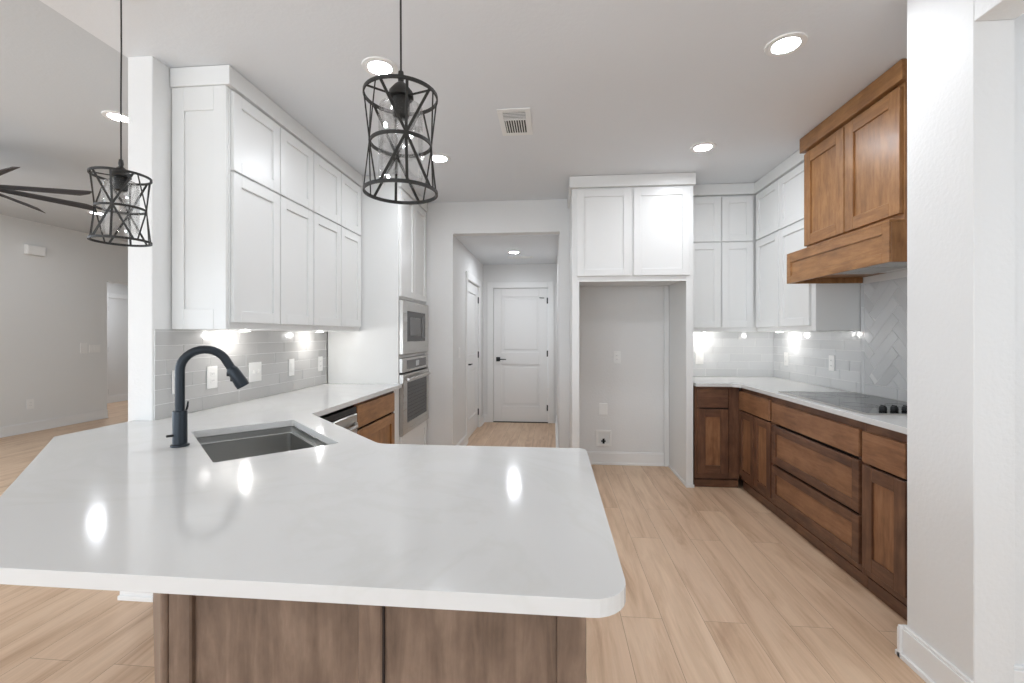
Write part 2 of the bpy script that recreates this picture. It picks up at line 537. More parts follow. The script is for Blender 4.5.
def panel_door(name, loc, rz, w, h, handle_left=True, hinges_visible=True):
    """two-panel moulded interior door; local front is -y"""
    root = bpy.data.objects.new(name, None); COL.objects.link(root); root.location = loc; root.rotation_euler = (0, 0, rz)
    root['kind'] = 'structure'
    st = .125; t0, t1 = .0, .038
    m = MB()
    zs = [.0, .24, .87, 1.06, h - .13, h]
    m.box(0, st, t0, t1, 0, h); m.box(w - st, w, t0, t1, 0, h)
    m.box(st, w - st, t0, t1, zs[0], zs[1]); m.box(st, w - st, t0, t1, zs[2], zs[3]); m.box(st, w - st, t0, t1, zs[4], zs[5])
    m.build('door_frame', M['trim'], root, bevel=.005, seg=2)
    for a, b in ((zs[1], zs[2]), (zs[3], zs[4])):
        p = MB()
        p.box(st - .002, w - st + .002, .014, t1 - .004, a - .002, b + .002)
        p.box(st + .035, w - st - .035, .005, .02, a + .035, b - .035)
        p.build('door_panel', M['trim'], root, bevel=.006, seg=2)
    hx = .07 if handle_left else w - .07
    s = 1 if handle_left else -1
    hm = MB()
    hm.box(hx - .03, hx + .03, -.008, 0, .92, .985)
    hm.tube([(hx, -.005, .952), (hx, -.045, .952)], .010, 10)
    hm.tube([(hx - s * .008, -.045, .952), (hx + s * .06, -.047, .952), (hx + s * .125, -.043, .950)], [.009, .009, .007], 10)
    ho = hm.build('door_handle', M['black_metal'], root, smooth=True)
    ex = w if handle_left else 0
    for z in (.22, 1.04, h - .19):
        hg = MB(); hg.tube([(ex, -.006, z - .045), (ex, -.006, z + .045)], .008, 8)
        hg.box(ex - .018, ex + .018, -.003, .0, z - .045, z + .045)
        hg.build('door_hinge', M['black_metal'], root)
    return root


panel_door('door_1', (-.903, HY + .02, .006), 0, .826, 2.03, True)
casing('trim_1', 0, (-.905, HY, 0), .83, 2.04)
# side door on hall left wall, front faces +X: rz=+90, local x -> +Y
panel_door('door_2', (HX0 - .015, 5.472, .006), PI / 2, .896, 2.01, True)
casing('trim_2', PI / 2, (HX0, 5.47, 0), .90, 2.02)
o = MB().box(-.905, -.075, HY - .002, HY + .08, 0, .012).build('trim_3', M['bronze']); struct(o)
# door stop on the end door
st = MB(); st.tube([(-.135, HY - .002, 1.885), (-.19, HY - .03, 1.885), (-.20, HY - .04, 1.885)], .006, 8)
struct(st.build('trim_4', M['black_metal']))
casing('trim_5', PI / 2, (-8.62, 7.95, 0), .80, 2.05)
panel_door('door_3', (-8.625, 7.955, .006), PI / 2, .79, 2.03, False)


# ------------------------------------------------------------------ cabinet parts (local: x width, y depth with front face plane at y=0, door in front)
def shaker(name, parent, x0, x1, z0, z1, fm, fmh, pm, rail=.062, t=.02, label=None, y=0.0):
    """door or drawer front: recessed field, with two stiles and two rails as sub-parts"""
    o = MB().box(x0 + .002, x1 - .002, y - t + .011, y - .001, z0 + .002, z1 - .002).build(name, pm, parent)
    MB().box(x0, x0 + rail, y - t, y, z0, z1).box(x1 - rail, x1, y - t, y, z0, z1).each('stile', fm, o, bevel=.0018)
    MB().box(x0 + rail, x1 - rail, y - t + .0005, y, z0, z0 + rail).box(x0 + rail, x1 - rail, y - t + .0005, y, z1 - rail, z1).each('rail', fmh, o, bevel=.0018)
    return o


def wshaker(name, parent, x0, x1, z0, z1, rail=.062, y=0.0):
    m = MB(); t = .02
    m.box(x0, x0 + rail, y - t, y, z0, z1); m.box(x1 - rail, x1, y - t, y, z0, z1)
    m.box(x0 + rail, x1 - rail, y - t, y, z0, z0 + rail); m.box(x0 + rail, x1 - rail, y - t, y, z1 - rail, z1)
    o = m.build(name, M['cab'], parent, bevel=.002)
    MB().box(x0 + rail - .003, x1 - rail + .003, y - t + .012, y - .001, z0 + rail - .003, z1 - rail + .003).build(name + '_panel', M['cab'], o, bevel=.0015)
    return o


def slab(name, parent, x0, x1, z0, z1, mat, t=.02):
    return MB().box(x0, x1, -t, 0, z0, z1).build(name, mat, parent, bevel=.003, seg=2)


ZB, ZS, ZT = 1.362, 2.20, 2.638    # wall cabinet bottom, split between stacked doors, top


def wall_cab(label, loc, rz, w, depth, doors, group=None, z_low=1.40, end_left=False, end_right=False):
    """stacked wall cabinet: doors = list of (x0, x1); each column has a tall lower and a short upper door"""
    c = thing('wall_cabinet', label, 'cabinet', loc, rz, group)
    MB().box(0, w, 0, depth, 0, ZT - ZB).build('cabinet_box', M['cab'], c, bevel=.002)
    for a, b in doors:
        wshaker('door', c, a, b, z_low - ZB, ZS - .006 - ZB)
        wshaker('door', c, a, b, ZS + .006 - ZB, ZT - .014 - ZB)
    return c


# ---- left wall cabinets: front faces +X ; local x -> +Y, local y -> -X
LX = -1.70
wall_cab('white stacked wall cabinet above the sink run, nearest the camera with paneled end', (LX, 2.213, ZB), PI / 2, .807, .30,
         [(.012, .415), (.424, .802)])
wall_cab('white stacked wall cabinet between the paneled end cabinet and the oven tower', (LX, 3.022, ZB), PI / 2, .795, .30,
         [(.006, .405), (.414, .782)])
# decorative shaker end panel on the near cabinet (faces -Y)
ep = thing('cabinet_end_panel', 'white recessed end panel on near side of left wall cabinet', 'panel', (-2.008, 2.2115, ZB), 0)
m = MB(); wd = .307
for a in ((0, .07, 0, ZT - ZB), (wd - .07, wd, 0, ZT - ZB)): m.box(a[0], a[1], -.018, 0, a[2], a[3])
m.box(.07, wd - .07, -.018, 0, 0, .107); m.box(.07, wd - .07, -.018, 0, ZT - ZB - .125, ZT - ZB)
m.build('panel_frame', M['cab'], ep, bevel=.002)
box('panel_field', M['cab'], ep, .068, wd - .068, -.009, 0, .105, ZT - ZB - .123)


def crown(label, pts, name='crown_molding'):
    """flat crown fascia following (x,y) polyline boxes"""
    m = MB()
    for b in pts: m.box(*b, ZT + .0005, ZC - .002)
    return tag(m.build(name, M['cab'], bevel=.002), label, 'molding')


crown('white crown fascia above the left wall cabinets up to the ceiling', [(-2.008, -1.675, 2.184, 3.818)])
crown('white crown fascia above the refrigerator alcove cabinet', [(.148, 1.232, 4.005, 4.672)])
crown('white crown fascia above the right corner wall cabinets', [(1.236, 1.856, 4.330, 4.672), (1.856, 2.185, 3.412, 4.672)])

# ---- right wall cabinets on the back wall
wall_cab('white stacked wall cabinet on back wall right of refrigerator alcove', (1.232, 4.37, ZB), 0, .65, .30,
         [(.035, .333), (.343, .625)])
# ---- right wall cabinets on right wall, front faces -X ; local x -> -Y, local y -> +X
wall_cab('white stacked wall cabinet on right wall between corner and wood hood', (1.885, 4.345, ZB), -PI / 2, .932, .300,
         [(.015, .437), (.446, .878)])

# ---- tall oven tower
TX = -1.352
tw = thing('oven_cabinet', 'tall white oven tower cabinet at the end of the sink run', 'cabinet', (TX, 3.825, 0), PI / 2)
wdt = .838; dp = .645
box('side_panel', M['cab'], tw, 0, .02, 0, dp, 0, ZC - .004)
box('side_panel', M['cab'], tw, wdt - .02, wdt, 0, dp, 0, ZC - .004)
box('top_box', M['cab'], tw, .02, wdt - .02, 0, dp, 1.655, ZC - .004)
box('shelf', M['cab'], tw, .02, wdt - .02, 0, dp, 1.125, 1.150)
box('bottom_box', M['cab'], tw, .02, wdt - .02, 0, dp, .09, .435)
box('toe_kick', M['cab'], tw, .02, wdt - .02, .05, .07, 0, .09)
box('filler', M['cab'], tw, -.120, -.002, -.004, .03, 0, .866)
wshaker('door', tw, .02, .405, 1.675, 2.62); wshaker('door', tw, .415, .815, 1.675, 2.62)
wshaker('drawer', tw, .02, .815, .11, .43)

mw = thing('microwave_oven', 'built-in stainless microwave above the wall oven', 'microwave', (TX, 3.825, 1.15), PI / 2)
box('body', M['steel'], mw, .026, wdt - .026, .004, .45, .002, .498)
m = MB()
fx0, fx1, fz0, fz1 = .018, .82, .008, .492
wx0, wx1, wz0, wz1 = .13, .71, .12, .40
m.box(fx0, wx0, -.038, 0, fz0, fz1); m.box(wx1, fx1, -.038, 0, fz0, fz1); m.box(wx0, wx1, -.038, 0, fz0, wz0); m.box(wx0, wx1, -.038, 0, wz1, fz1)
m.build('trim_frame', M['steel'], mw, bevel=.003)
dr = box('door', M['black_glass'], mw, wx0, wx1, -.034, -.002, wz0, wz1)
box('window', M['oven_glass'], dr, wx0 + .08, wx0 + .43, -.0355, -.033, wz0 + .055, wz1 - .055)
box('keypad', M['oven_glass'], dr, wx1 - .11, wx1 - .025, -.0355, -.033, wz0 + .03, wz1 - .03)
for o in kids(dr): o['label'] = 'grey inner glass' if o.name.startswith('window') else 'control strip'

ov = thing('wall_oven', 'built-in stainless wall oven below the microwave', 'oven', (TX, 3.825, .435), PI / 2)
box('body', M['steel'], ov, .026, wdt - .026, .004, .55, .003, .685)
box('control_panel', M['steel'], ov, .018, .82, -.032, 0, .560, .686, bevel=.003)
cp = box('display', M['oven_glass'], ov, .135, .745, -.034, -.031, .583, .665)
box('clock', M['screen'], cp, .40, .50, -.0352, -.0335, .600, .650)
box('vent_gap', M['dark_slot'], ov, .022, .816, -.012, 0, .545, .560)
m = MB(); a0, a1, b0, b1 = .125, .755, .10, .465
m.box(.018, a0, -.04, 0, .008, .544); m.box(a1, .82, -.04, 0, .008, .544); m.box(a0, a1, -.04, 0, .008, b0); m.box(a0, a1, -.04, 0, b1, .544)
od = m.build('door', M['steel'], ov, bevel=.003)
box('window', M['black_glass'], od, a0, a1, -.036, -.004, b0, b1)
rk = MB()
for k in range(9): rk.box(a0 + .05, a1 - .05, -.0375, -.0358, b0 + .035 + k * .034, b0 + .041 + k * .034)
rk.build('rack', M['oven_rack'], od)
h = MB(); h.tube([(.05, -.075, .50), (.43, -.080, .505), (.735, -.075, .50)], .012, 12)
for x in (.07, .715): h.tube([(x, -.04, .50), (x, -.075, .50)], .009, 8)
h.build('handle', M['steel'], od, smooth=True)
crown('white crown fascia above the oven tower doors', [(-1.3515, -1.327, 3.827, 4.66)])


# ------------------------------------------------------------------ base cabinets
def base_box(c, w, depth, top=.868, toe=True, mat=None):
    mt = mat or M['woodv']
    # hollow carcass so sinks and drawers can sit inside
    m = MB()
    m.box(0, .018, .0, depth, .08, top); m.box(w - .018, w, .0, depth, .08, top)
    m.box(.018, w - .018, .018, depth, .08, .10); m.box(.018, w - .018, depth - .012, depth, .10, top)
    m.build('carcass', mt, c, bevel=.001)
    f = MB(); f.box(.018, w - .018, 0, .018, .085, .125); f.box(.018, w - .018, 0, .018, top - .055, top)
    f.each('face_rail', M['woodh'], c, bevel=.001)
    s = MB(); s.box(.018, .04, 0, .018, .125, top - .055); s.box(w - .04, w - .018, 0, .018, .125, top - .055)
    s.each('face_stile', M['woodv'], c, bevel=.001)
    d = MB().box(.018, w - .018, .019, .022, .125, top - .055).build('dark_reveal', M['dark_gap'], c)
    if toe:
        t = MB().box(0, w, .035, .05, 0, .08); t.box(0, w, .018, .035, 0, .066)
        t.build('toe_kick', M['woodh'], c, bevel=.001)


RX = 1.622
# right run, local x -> -Y ; door front plane at world X = 1.602
c1 = thing('base_cabinet', 'brown stained base cabinet in the corner, one drawer over two narrow doors', 'cabinet', (RX, 4.045, 0), -PI / 2)
base_box(c1, .572, .563, .882)
MB().box(.004, .55, -.02, 0, .690, .846).build('drawer', M['panelh'], c1, bevel=.004, seg=2)
shaker('door', c1, .004, .283, .122, .680, M['woodv'], M['woodh'], M['panelv'], rail=.06)
shaker('door', c1, .290, .562, .122, .680, M['woodv'], M['woodh'], M['panelv'], rail=.06)

c2 = thing('drawer_cabinet', 'brown stained three-drawer base cabinet under the cooktop', 'cabinet', (RX, 3.471, 0), -PI / 2)
base_box(c2, .966, .563, .882)
MB().box(.010, .955, -.02, 0, .690, .836).build('drawer', M['panelh'], c2, bevel=.004, seg=2)
shaker('drawer', c2, .010, .955, .394, .670, M['woodh'], M['woodh'], M['panelh'], rail=.055)
shaker('drawer', c2, .010, .955, .125, .376, M['woodh'], M['woodh'], M['panelh'], rail=.055)

c3 = thing('base_cabinet', 'brown stained base cabinet nearest the camera on the right, drawer over door', 'cabinet', (RX, 2.503, 0), -PI / 2)
base_box(c3, .46, .563, .882)
MB().box(.012, .30, -.02, 0, .672, .834).build('drawer', M['panelh'], c3, bevel=.004, seg=2)
shaker('door', c3, .012, .30, .128, .660, M['woodv'], M['woodh'], M['panelv'], rail=.07)
MB().box(.312, .442, -.004, .0, .09, .84).build('end_stile', M['woodv'], c3, bevel=.001)

c4 = thing('base_cabinet', 'dark stained narrow base cabinet beside the refrigerator alcove', 'cabinet', (1.234, 4.045, 0), 0)
base_box(c4, .372, .625, .882)
MB().box(.018, .275, -.02, 0, .700, .862).build('drawer', M['woodh'], c4, bevel=.004, seg=2)
shaker('door', c4, .018, .275, .130, .688, M['woodv'], M['woodh'], M['panelv'], rail=.066)
MB().box(.283, .360, -.004, 0, .09, .868).build('end_stile', M['woodv'], c4, bevel=.001)

# right countertop with corner
def arc(cx, cy, r, a0, a1, n=8):
    return [(cx + r * math.cos(math.radians(a0 + (a1 - a0) * k / n)), cy + r * math.sin(math.radians(a0 + (a1 - a0) * k / n))) for k in range(n + 1)]


pts = [(1.232, 4.002)] + arc(1.53, 3.947, .055, 90, 0, 5) + [(1.585, 1.99), (XR - .002, 1.99), (XR - .002, YB - .002), (1.232, YB - .002)]
pts = [(1.232, 4.002), (1.535, 4.002), (1.585, 3.952), (1.585, 1.99), (XR - .002, 1.99), (XR - .002, YB - .002), (1.232, YB - .002)]
tag(MB().prism(pts, .884, .914).build('countertop', M['quartz'], bevel=.003, seg=2), 'white quartz countertop over the brown cooktop cabinets', 'countertop')

# cooktop
ck = thing('cooktop', 'black glass electric cooktop set in the right countertop', 'cooktop', (1.645, 2.515, .9145))
MB().box(0, .515, 0, .915, 0, .006).build('glass_top', M['black_glass'], ck, bevel=.002)
ed = MB(); ed.box(-.005, 0, -.005, .92, 0, .0068); ed.box(.515, .52, -.005, .92, 0, .0068); ed.box(0, .515, -.005, 0, 0, .0068); ed.box(0, .515, .915, .92, 0, .0068)
ed.build('steel_edge', M['steel'], ck)
for cx, cy, r in ((.15, .30, .09), (.15, .72, .105), (.38, .30, .075), (.38, .72, .09)):
    MB().lathe([(r, .0061), (r, .0066), (r - .003, .0066), (r - .003, .0061)], cx, cy, 40, True).build('burner_ring', M['oven_glass'], ck)
for k in range(5):
    cx = .085 + k * .058
    kb = MB().lathe([(.017, .006), (.019, .012), (.017, .026), (.013, .030), (0, .030)], cx + .06, .10, 24).build('knob', M['black_metal'], ck, smooth=True)
    MB().box(cx + .057, cx + .063, .084, .116, .028, .036).build('grip', M['black_metal'], kb, bevel=.001)

# ------------------------------------------------------------------ hood
hd = thing('range_hood_cabinet', 'brown stained wood cabinet hood above the cooktop with two doors', 'range hood', (1.800, 3.402, 1.70), -PI / 2)
# local x -> -Y (0 .. .93), y -> +X
hw = .955
box('cabinet_box', M['hoodv'], hd, 0.03, hw - .03, 0, .385, .215, ZT - 1.70)
fr = MB(); fr.box(.03, hw - .03, -.001, .0, .215, ZT - 1.70)
def hshaker(x0, x1, z0, z1, rail=.075):
    return shaker('door', hd, x0, x1, z0, z1, M['hoodv'], M['hoodh'], M['hoodv'], rail=rail, y=-.001)
hshaker(.036, .470, .262, .915); hshaker(.482, .918, .262, .915)
box('crown', M['hoodh'], hd, .005, hw - .0, -.035, .385, ZT - 1.70 - .004, ZC - 1.70 - .003, bevel=.002)
# mantle: three-sided apron, front at X = 1.68
MX = -.120
mt = MB()
mt.box(0.018, hw + .017, MX + .008, MX + .022, 0.002, .198)
o = mt.build('mantle', M['hoodh'], hd, bevel=.001)
f = MB(); f.box(0, .05, MX, MX + .012, 0, .20); f.box(hw - .015, hw + .035, MX, MX + .012, 0, .20)
f.box(.05, hw - .015, MX, MX + .012, 0, .052); f.box(.05, hw - .015, MX, MX + .012, .148, .20)
f.build('mantle_frame', M['hoodh'], o, bevel=.0015)
s = MB(); s.box(0, .018, MX + .012, .385, 0, .20); s.box(hw + .017, hw + .035, MX + .0125, .385, 0, .20)
s.each('mantle_side', M['hoodv'], o, bevel=.0015)
tp = MB().box(.0, hw + .035, MX, .385, .20, .214).build('mantle_top', M['hoodh'], o, bevel=.002)
box('hood_liner', M['white_metal'], hd, .26, hw + .015, MX + .03, .38, .038, .05)
box('mantle_underside', M['hoodh'], hd, .02, .258, MX + .03, .38, .038, .05)
fl = MB()
for k in range(2): fl.box(.24 + k * .33, .54 + k * .33, .02, .30, .034, .038)
fl.each('grease_filter', M['steel'], hd)

# ------------------------------------------------------------------ refrigerator alcove cabinet
fg = thing('refrigerator_cabinet', 'tall white alcove surround with two doors above the empty refrigerator space', 'cabinet', (.170, 4.04, 0))
fw = 1.05; fd = .632
m = MB(); m.box(0, .02, .02, fd, 0, ZT); m.box(0, .064, 0, .02, 0, ZT); m.build('side_panel', M['cab'], fg, bevel=.002)
m = MB(); m.box(fw - .05, fw, .02, fd, 0, ZT); m.box(fw - .06, fw, 0, .02, 0, ZT); m.build('side_panel', M['cab'], fg, bevel=.002)
box('top_box', M['cab'], fg, .02, fw - .05, .02, fd, 1.83, ZT - .003)
m = MB(); m.box(.064, fw - .06, 0, .02, 1.805, 1.86); m.box(.064, fw - .06, 0, .02, 2.60, ZT); m.box(.48, .56, 0, .02, 1.86, 2.60)
m.build('face_frame', M['cab'], fg, bevel=.001)
wshaker('door', fg, .042, .512, 1.853, 2.618); wshaker('door', fg, .538, 1.016, 1.853, 2.618)
m = MB(); m.box(fw - .062, fw - .05, .02, fd, 0, .02); m.box(fw - .062, fw + .006, -.010, .0, 0, .025); m.build('base_shoe', M['cab'], fg)
box('corner_strip', M['cab'], fg, fw - .098, fw - .052, fd - .022, fd, 0, 1.828)
baseboard('alcove', .19, YB, 1.12, YB, 0, -1, .13)

# ------------------------------------------------------------------ peninsula and sink run
ZQ = .90; QT = .031; CT = ZQ - QT - .001
# cabinet under the peninsula (front panel faces the camera)
ic = thing('peninsula_cabinet', 'brown stained paneled cabinet back under the near counter edge', 'cabinet', (-.735, .775, 0))
m = MB()
m.box(.064, .386, .010, .022, 0, CT); m.box(.432, .742, .010, .022, 0, CT)
m.each('back_panel', M['islev'], ic, bevel=.001)
m = MB(); m.box(.018, .064, 0, .022, 0, CT); m.box(.386, .430, .0, .022, 0, CT); m.box(.742, .792, 0, .022, 0, CT)
m.each('stile', M['islev'], ic, bevel=.003)
MB().box(.427, .433, .004, .02, 0, CT).build('groove', M['dark_gap'], ic)
MB().tube([(.009, .006, 0), (.009, .006, CT)], .009, 10).build('corner_bead', M['islev'], ic, smooth=True)
box('end_panel', M['islev'], ic, .772, .792, .022, .93, 0, CT)
box('carcass', M['woodv'], ic, .05, .772, .915, .93, .08, CT)
for a in (.09, .44): shaker('door', ic, a, a + .33, .12, CT - .03, M['woodv'], M['woodh'], M['panelv'])
for q in [c for c in kids(ic) if c.name.startswith('door')]:
    q.rotation_euler = (0, 0, PI); q.location = (.86, .932, 0)
# diagonal cabinet carrying the sink
dlen = math.hypot(1.262, 1.29)
dc = thing('sink_cabinet', 'diagonal stained cabinet carrying the sink between peninsula and dishwasher', 'cabinet', (-.734, .80, 0), math.radians(134.4))
# local x runs from the peninsula corner to the wall end; +y is toward the great room, -y toward the kitchen
box('back_panel', M['islev'], dc, .0, dlen - .01, -.004, .012, 0, CT)
m = MB()
sx0, sx1 = .66, 1.48
m.box(sx0, sx1, -.650, -.632, .08, CT)
m.build('front_frame', M['woodv'], dc)
for a in (0, 1):
    x0 = sx0 + .01 + a * .40
    q = shaker('door', dc, x0, x0 + .39, .12, CT - .18, M['woodv'], M['woodh'], M['panelv'], y=-.650)
MB().box(sx0 + .01, sx1 - .01, -.670, -.650, CT - .165, CT - .02).build('false_drawer', M['woodh'], dc, bevel=.003)
box('toe_kick', M['woodh'], dc, sx0, sx1, -.60, -.58, 0, .08)

# dishwasher (faces +X)
dw = thing('dishwasher', 'stainless dishwasher under the counter between sink and wood drawers', 'dishwasher', (-1.352, 2.345, 0), PI / 2)
box('body', M['dark_slot'], dw, .004, .592, .02, .58, .09, .85)
box('door', M['steel'], dw, .004, .592, -.028, .018, .11, .80, bevel=.004)
box('control_strip', M['black_glass'], dw, .004, .592, -.022, .018, .804, .848)
h = MB(); h.tube([(.03, -.030, .735), (.10, -.062, .728), (.30, -.070, .722), (.50, -.062, .728), (.565, -.030, .735)], .013, 12)
h.build('handle', M['steel'], dw, smooth=True)
box('toe_kick', M['black_metal'], dw, .004, .592, .03, .05, 0, .10)

lb = thing('drawer_cabinet', 'brown stained base cabinet between dishwasher and oven tower', 'cabinet', (-1.352, 2.945, 0), PI / 2)
base_box(lb, .752, .63, CT)
MB().box(.012, .735, -.02, 0, .690, .846).build('drawer', M['hoodh'], lb, bevel=.004, seg=2)
shaker('drawer', lb, .012, .735, .125, .672, M['hoodv'], M['hoodh'], M['hoodv'], rail=.075)

# main countertop with sink cut-out
SCX, SCY = -1.234, 1.798
ang = math.atan2(-.44, .459)
SU = Vector((math.cos(ang), math.sin(ang))); SV = Vector((-SU.y, SU.x))
def rrect(hl, hw_, r, n=5):
    out = []
    for qx, qy, a0 in ((1, 1, 0), (-1, 1, 90), (-1, -1, 180), (1, -1, 270)):
        for k in range(n + 1):
            a = math.radians(a0 + 90 * k / n)
            out.append((qx * (hl - r) + r * math.cos(a), qy * (hw_ - r) + r * math.sin(a)))
    return out
def s2w(p): q = SU * p[0] + SV * p[1]; return (SCX + q.x, SCY + q.y)
hole = [s2w(p) for p in rrect(.324, .212, .012)]
def fillet(poly, spec, n=7):
    out = []
    L = len(poly)
    for i, p in enumerate(poly):
        r = spec.get(i, 0)
        if not r: out.append(p); continue
        P = Vector(p); A = Vector(poly[i - 1]) - P; B = Vector(poly[(i + 1) % L]) - P
        A.normalize(); B.normalize()
        th = A.angle(B); d = r / math.tan(th / 2)
        c = P + (A + B).normalized() * (r / math.sin(th / 2))
        s = P + A * d - c; e = P + B * d - c
        a0 = math.atan2(s.y, s.x); a1 = math.atan2(e.y, e.x); da = (a1 - a0 + PI) % (2 * PI) - PI
        for k in range(n + 1): a = a0 + da * k / n; out.append((c.x + r * math.cos(a), c.y + r * math.sin(a)))
    return out
outer = fillet([(-2.115, 1.722), (-1.157, .745), (.128, .745), (.126, 1.730), (-.690, 1.730), (-1.320, 2.352), (-1.320, 3.822), (XW + .002, 3.822), (XW + .002, 2.082), (-2.115, 2.082)],
               {2: .065, 3: .03, 4: .09})
tag(MB().prism(outer, ZQ - QT, ZQ, [hole]).build('countertop', M['quartz'], bevel=.003, seg=2),
    'large white quartz countertop of the peninsula and sink run', 'countertop')

# sink (undermount, hangs below the counter)
sk = thing('kitchen_sink', 'rectangular stainless undermount sink in the white countertop', 'sink', (SCX, SCY, ZQ - QT - .002), ang)
m = MB()
loops = [(.350, .244, .03, 0), (.322, .210, .02, 0), (.322, .210, .02, -.028), (.308, .196, .02, -.028), (.308, .196, .02, -.205), (.285, .18, .02, -.222), (.05, .05, .049, -.228)]
base = 0
for hl, hw_, r, z in loops: m.v += [(p[0], p[1], z) for p in rrect(hl, hw_, r)]
n = 24
for j in range(len(loops) - 1):
    for k in range(n): m.f.append((j * n + k, j * n + (k + 1) % n, (j + 1) * n + (k + 1) % n, (j + 1) * n + k))
m.f.append(tuple(range((len(loops) - 1) * n, len(loops) * n)))
bo = m.build('basin', M['steel_sink'], sk, smooth=True)
MB().lathe([(.045, -.2275), (.045, -.224), (.036, -.222), (.030, -.2265), (0, -.2268)], 0, 0, 28).build('drain', M['steel'], sk, smooth=True)
rl = MB()
for x in (.262, .285): rl.tube([(x, -.188, -.024), (x, .188, -.024)], .004, 8)
rl.each('rack_rail', M['steel'], sk)

# faucet
fc = thing('faucet', 'tall charcoal gooseneck pull-down faucet behind the sink', 'faucet', (-1.449, 1.622, ZQ), math.radians(36))
MB().lathe([(.030, 0), (.032, .002), (.031, .007), (.0245, .010), (.0245, .135), (.0235, .138), (0, .138)], 0, 0, 32).build('base', M['faucet'], fc, smooth=True)
rr = .080; path = [(0, 0, .13), (0, 0, .20), (0, 0, .295)]
for k in range(1, 15):
    a = PI - k * (PI * .87) / 14
    path.append((rr + rr * math.cos(a), 0, .295 + rr * math.sin(a)))
q_ = (Vector(path[-1]) - Vector(path[-2])).normalized(); path.append(tuple(Vector(path[-1]) + q_ * .036))
nk = MB().tube(path, .0165, 18).build('neck', M['faucet'], fc, smooth=True)
e = Vector(path[-1]); d = (Vector(path[-1]) - Vector(path[-2])).normalized()
hp = [e - d * .008, e, e + d * .004, e + d * .07, e + d * .085]
sh = MB().tube([tuple(p) for p in hp], [.0155, .019, .0215, .0255, .0245], 20).build('spray_head', M['faucet'], fc, smooth=True)
bt = MB()
side = Vector((-1, 0, 0))
for q in (.02, .045): 
    c_ = e + d * q + Vector((-.019, 0, -.004)); bt.box(c_.x - .008, c_.x + .004, -.008, .008, c_.z - .009, c_.z + .009)
bt.each('spray_button', M['black_metal'], sh, bevel=.002)
lv = MB(); lv.tube([(.018, .018, .135), (.022, .020, .15), (.024, .022, .17)], [.004, .004, .003], 8)
lv.tube([(-.020, -.012, .045), (-.040, -.022, .046)], [.005, .0045], 10)
lv.each('lever', M['black_metal'], fc, smooth=True)


# ------------------------------------------------------------------ backsplash tiles
def clip(poly, axis, lim, keep_less):
    out = []
    for i in range(len(poly)):
        a, b = poly[i], poly[(i + 1) % len(poly)]
        ia = (a[axis] <= lim) if keep_less else (a[axis] >= lim)
        ib = (b[axis] <= lim) if keep_less else (b[axis] >= lim)
        if ia: out.append(a)
        if ia != ib:
            t = (lim - a[axis]) / (b[axis] - a[axis]); out.append((a[0] + t * (b[0] - a[0]), a[1] + t * (b[1] - a[1])))
    return out


def tiles(name, label, mat, loc, rz, regions, gap=.0022):
    """local: x along wall, -y out of wall, z up. regions = (kind, x0,x1,z0,z1)"""
    t = thing(name, label, 'backsplash', loc, rz)
    g = MB()
    tl = MB()
    rng = random.Random(3)

    def add(poly):
        if len(poly) < 3: return
        ar = 0
        for i in range(len(poly)):
            a, b = poly[i], poly[(i + 1) % len(poly)]; ar += a[0] * b[1] - a[1] * b[0]
        if abs(ar) < 2e-5: return
        if ar > 0: poly = poly[::-1]
        cx = sum(p[0] for p in poly) / len(poly); cz = sum(p[1] for p in poly) / len(poly)
        tx, tz = rng.uniform(-.010, .010), rng.uniform(-.012, .012)
        i = len(tl.v); nn = len(poly); tone = rng.random()
        yf = lambda p: -.0072 + tx * (p[0] - cx) + tz * (p[1] - cz)
        tl.v += [(cx + (p[0] - cx) * .992, yf(p), cz + (p[1] - cz) * .98) for p in poly] + [(p[0], -.002, p[1]) for p in poly]
        tl.f.append(tuple(range(i, i + nn))); tl.tone.append(tone)
        for k in range(nn):
            tl.f.append((i + k, i + nn + k, i + nn + (k + 1) % nn, i + (k + 1) % nn)); tl.tone.append(tone)
    for kind, x0, x1, z0, z1 in regions:
        g.box(x0, x1, -.0055, -.0003, z0, z1)
        if kind == 'run':
            w, h = .305, .0755; r = 0; z = z0
            while z < z1 - .002:
                off = [0, .19, .07, .24, .13][r % 5]; x = x0 - off
                while x < x1:
                    add(clip(clip(clip([(x + gap / 2, z + gap / 2), (x + w - gap / 2, z + gap / 2), (x + w - gap / 2, z + h - gap / 2), (x + gap / 2, z + h - gap / 2)], 0, x0, False), 0, x1, True), 1, z1, True))
                    x += w
                z += h; r += 1
        elif kind == 'bar':
            z = z0
            while z < z1:
                add([(x0 + gap / 2, z + gap / 2), (x1 - gap / 2, z + gap / 2), (x1 - gap / 2, min(z + .305, z1) - gap / 2), (x0 + gap / 2, min(z + .305, z1) - gap / 2)]); z += .305
        else:
            w, n_ = .0762, 4
            c, s = math.cos(PI / 4), math.sin(PI / 4); ox, oz = x0 + .1, z0
            for i in range(-26, 27):
                for j in range(-14, 15):
                    # herringbone lattice (block 1 x 4)
                    a = i * w; b = i * w
                    for (ux, uy, lx, ly) in ((i + j * 0, 0, 0, 0),):
                        pass
                    bx = (i + 4 * j) * w; by = (i - 4 * j) * w
                    for (px, py, qw, qh) in ((bx, by, n_ * w, w), (bx, by + w, w, n_ * w)):
                        if (i, j) is None: continue
                        P = [(px + gap / 2, py + gap / 2), (px + qw - gap / 2, py + gap / 2), (px + qw - gap / 2, py + qh - gap / 2), (px + gap / 2, py + qh - gap / 2)]
                        P = [(ox + c * a_ - s * b_, oz + s * a_ + c * b_) for a_, b_ in P]
                        P = clip(clip(clip(clip(P, 0, x0, False), 0, x1, True), 1, z0, False), 1, z1, True)
                        add(P)
    go = g.build('grout', M['grout'], t)
    to = tl.build('tile_face', mat, t)
    return t


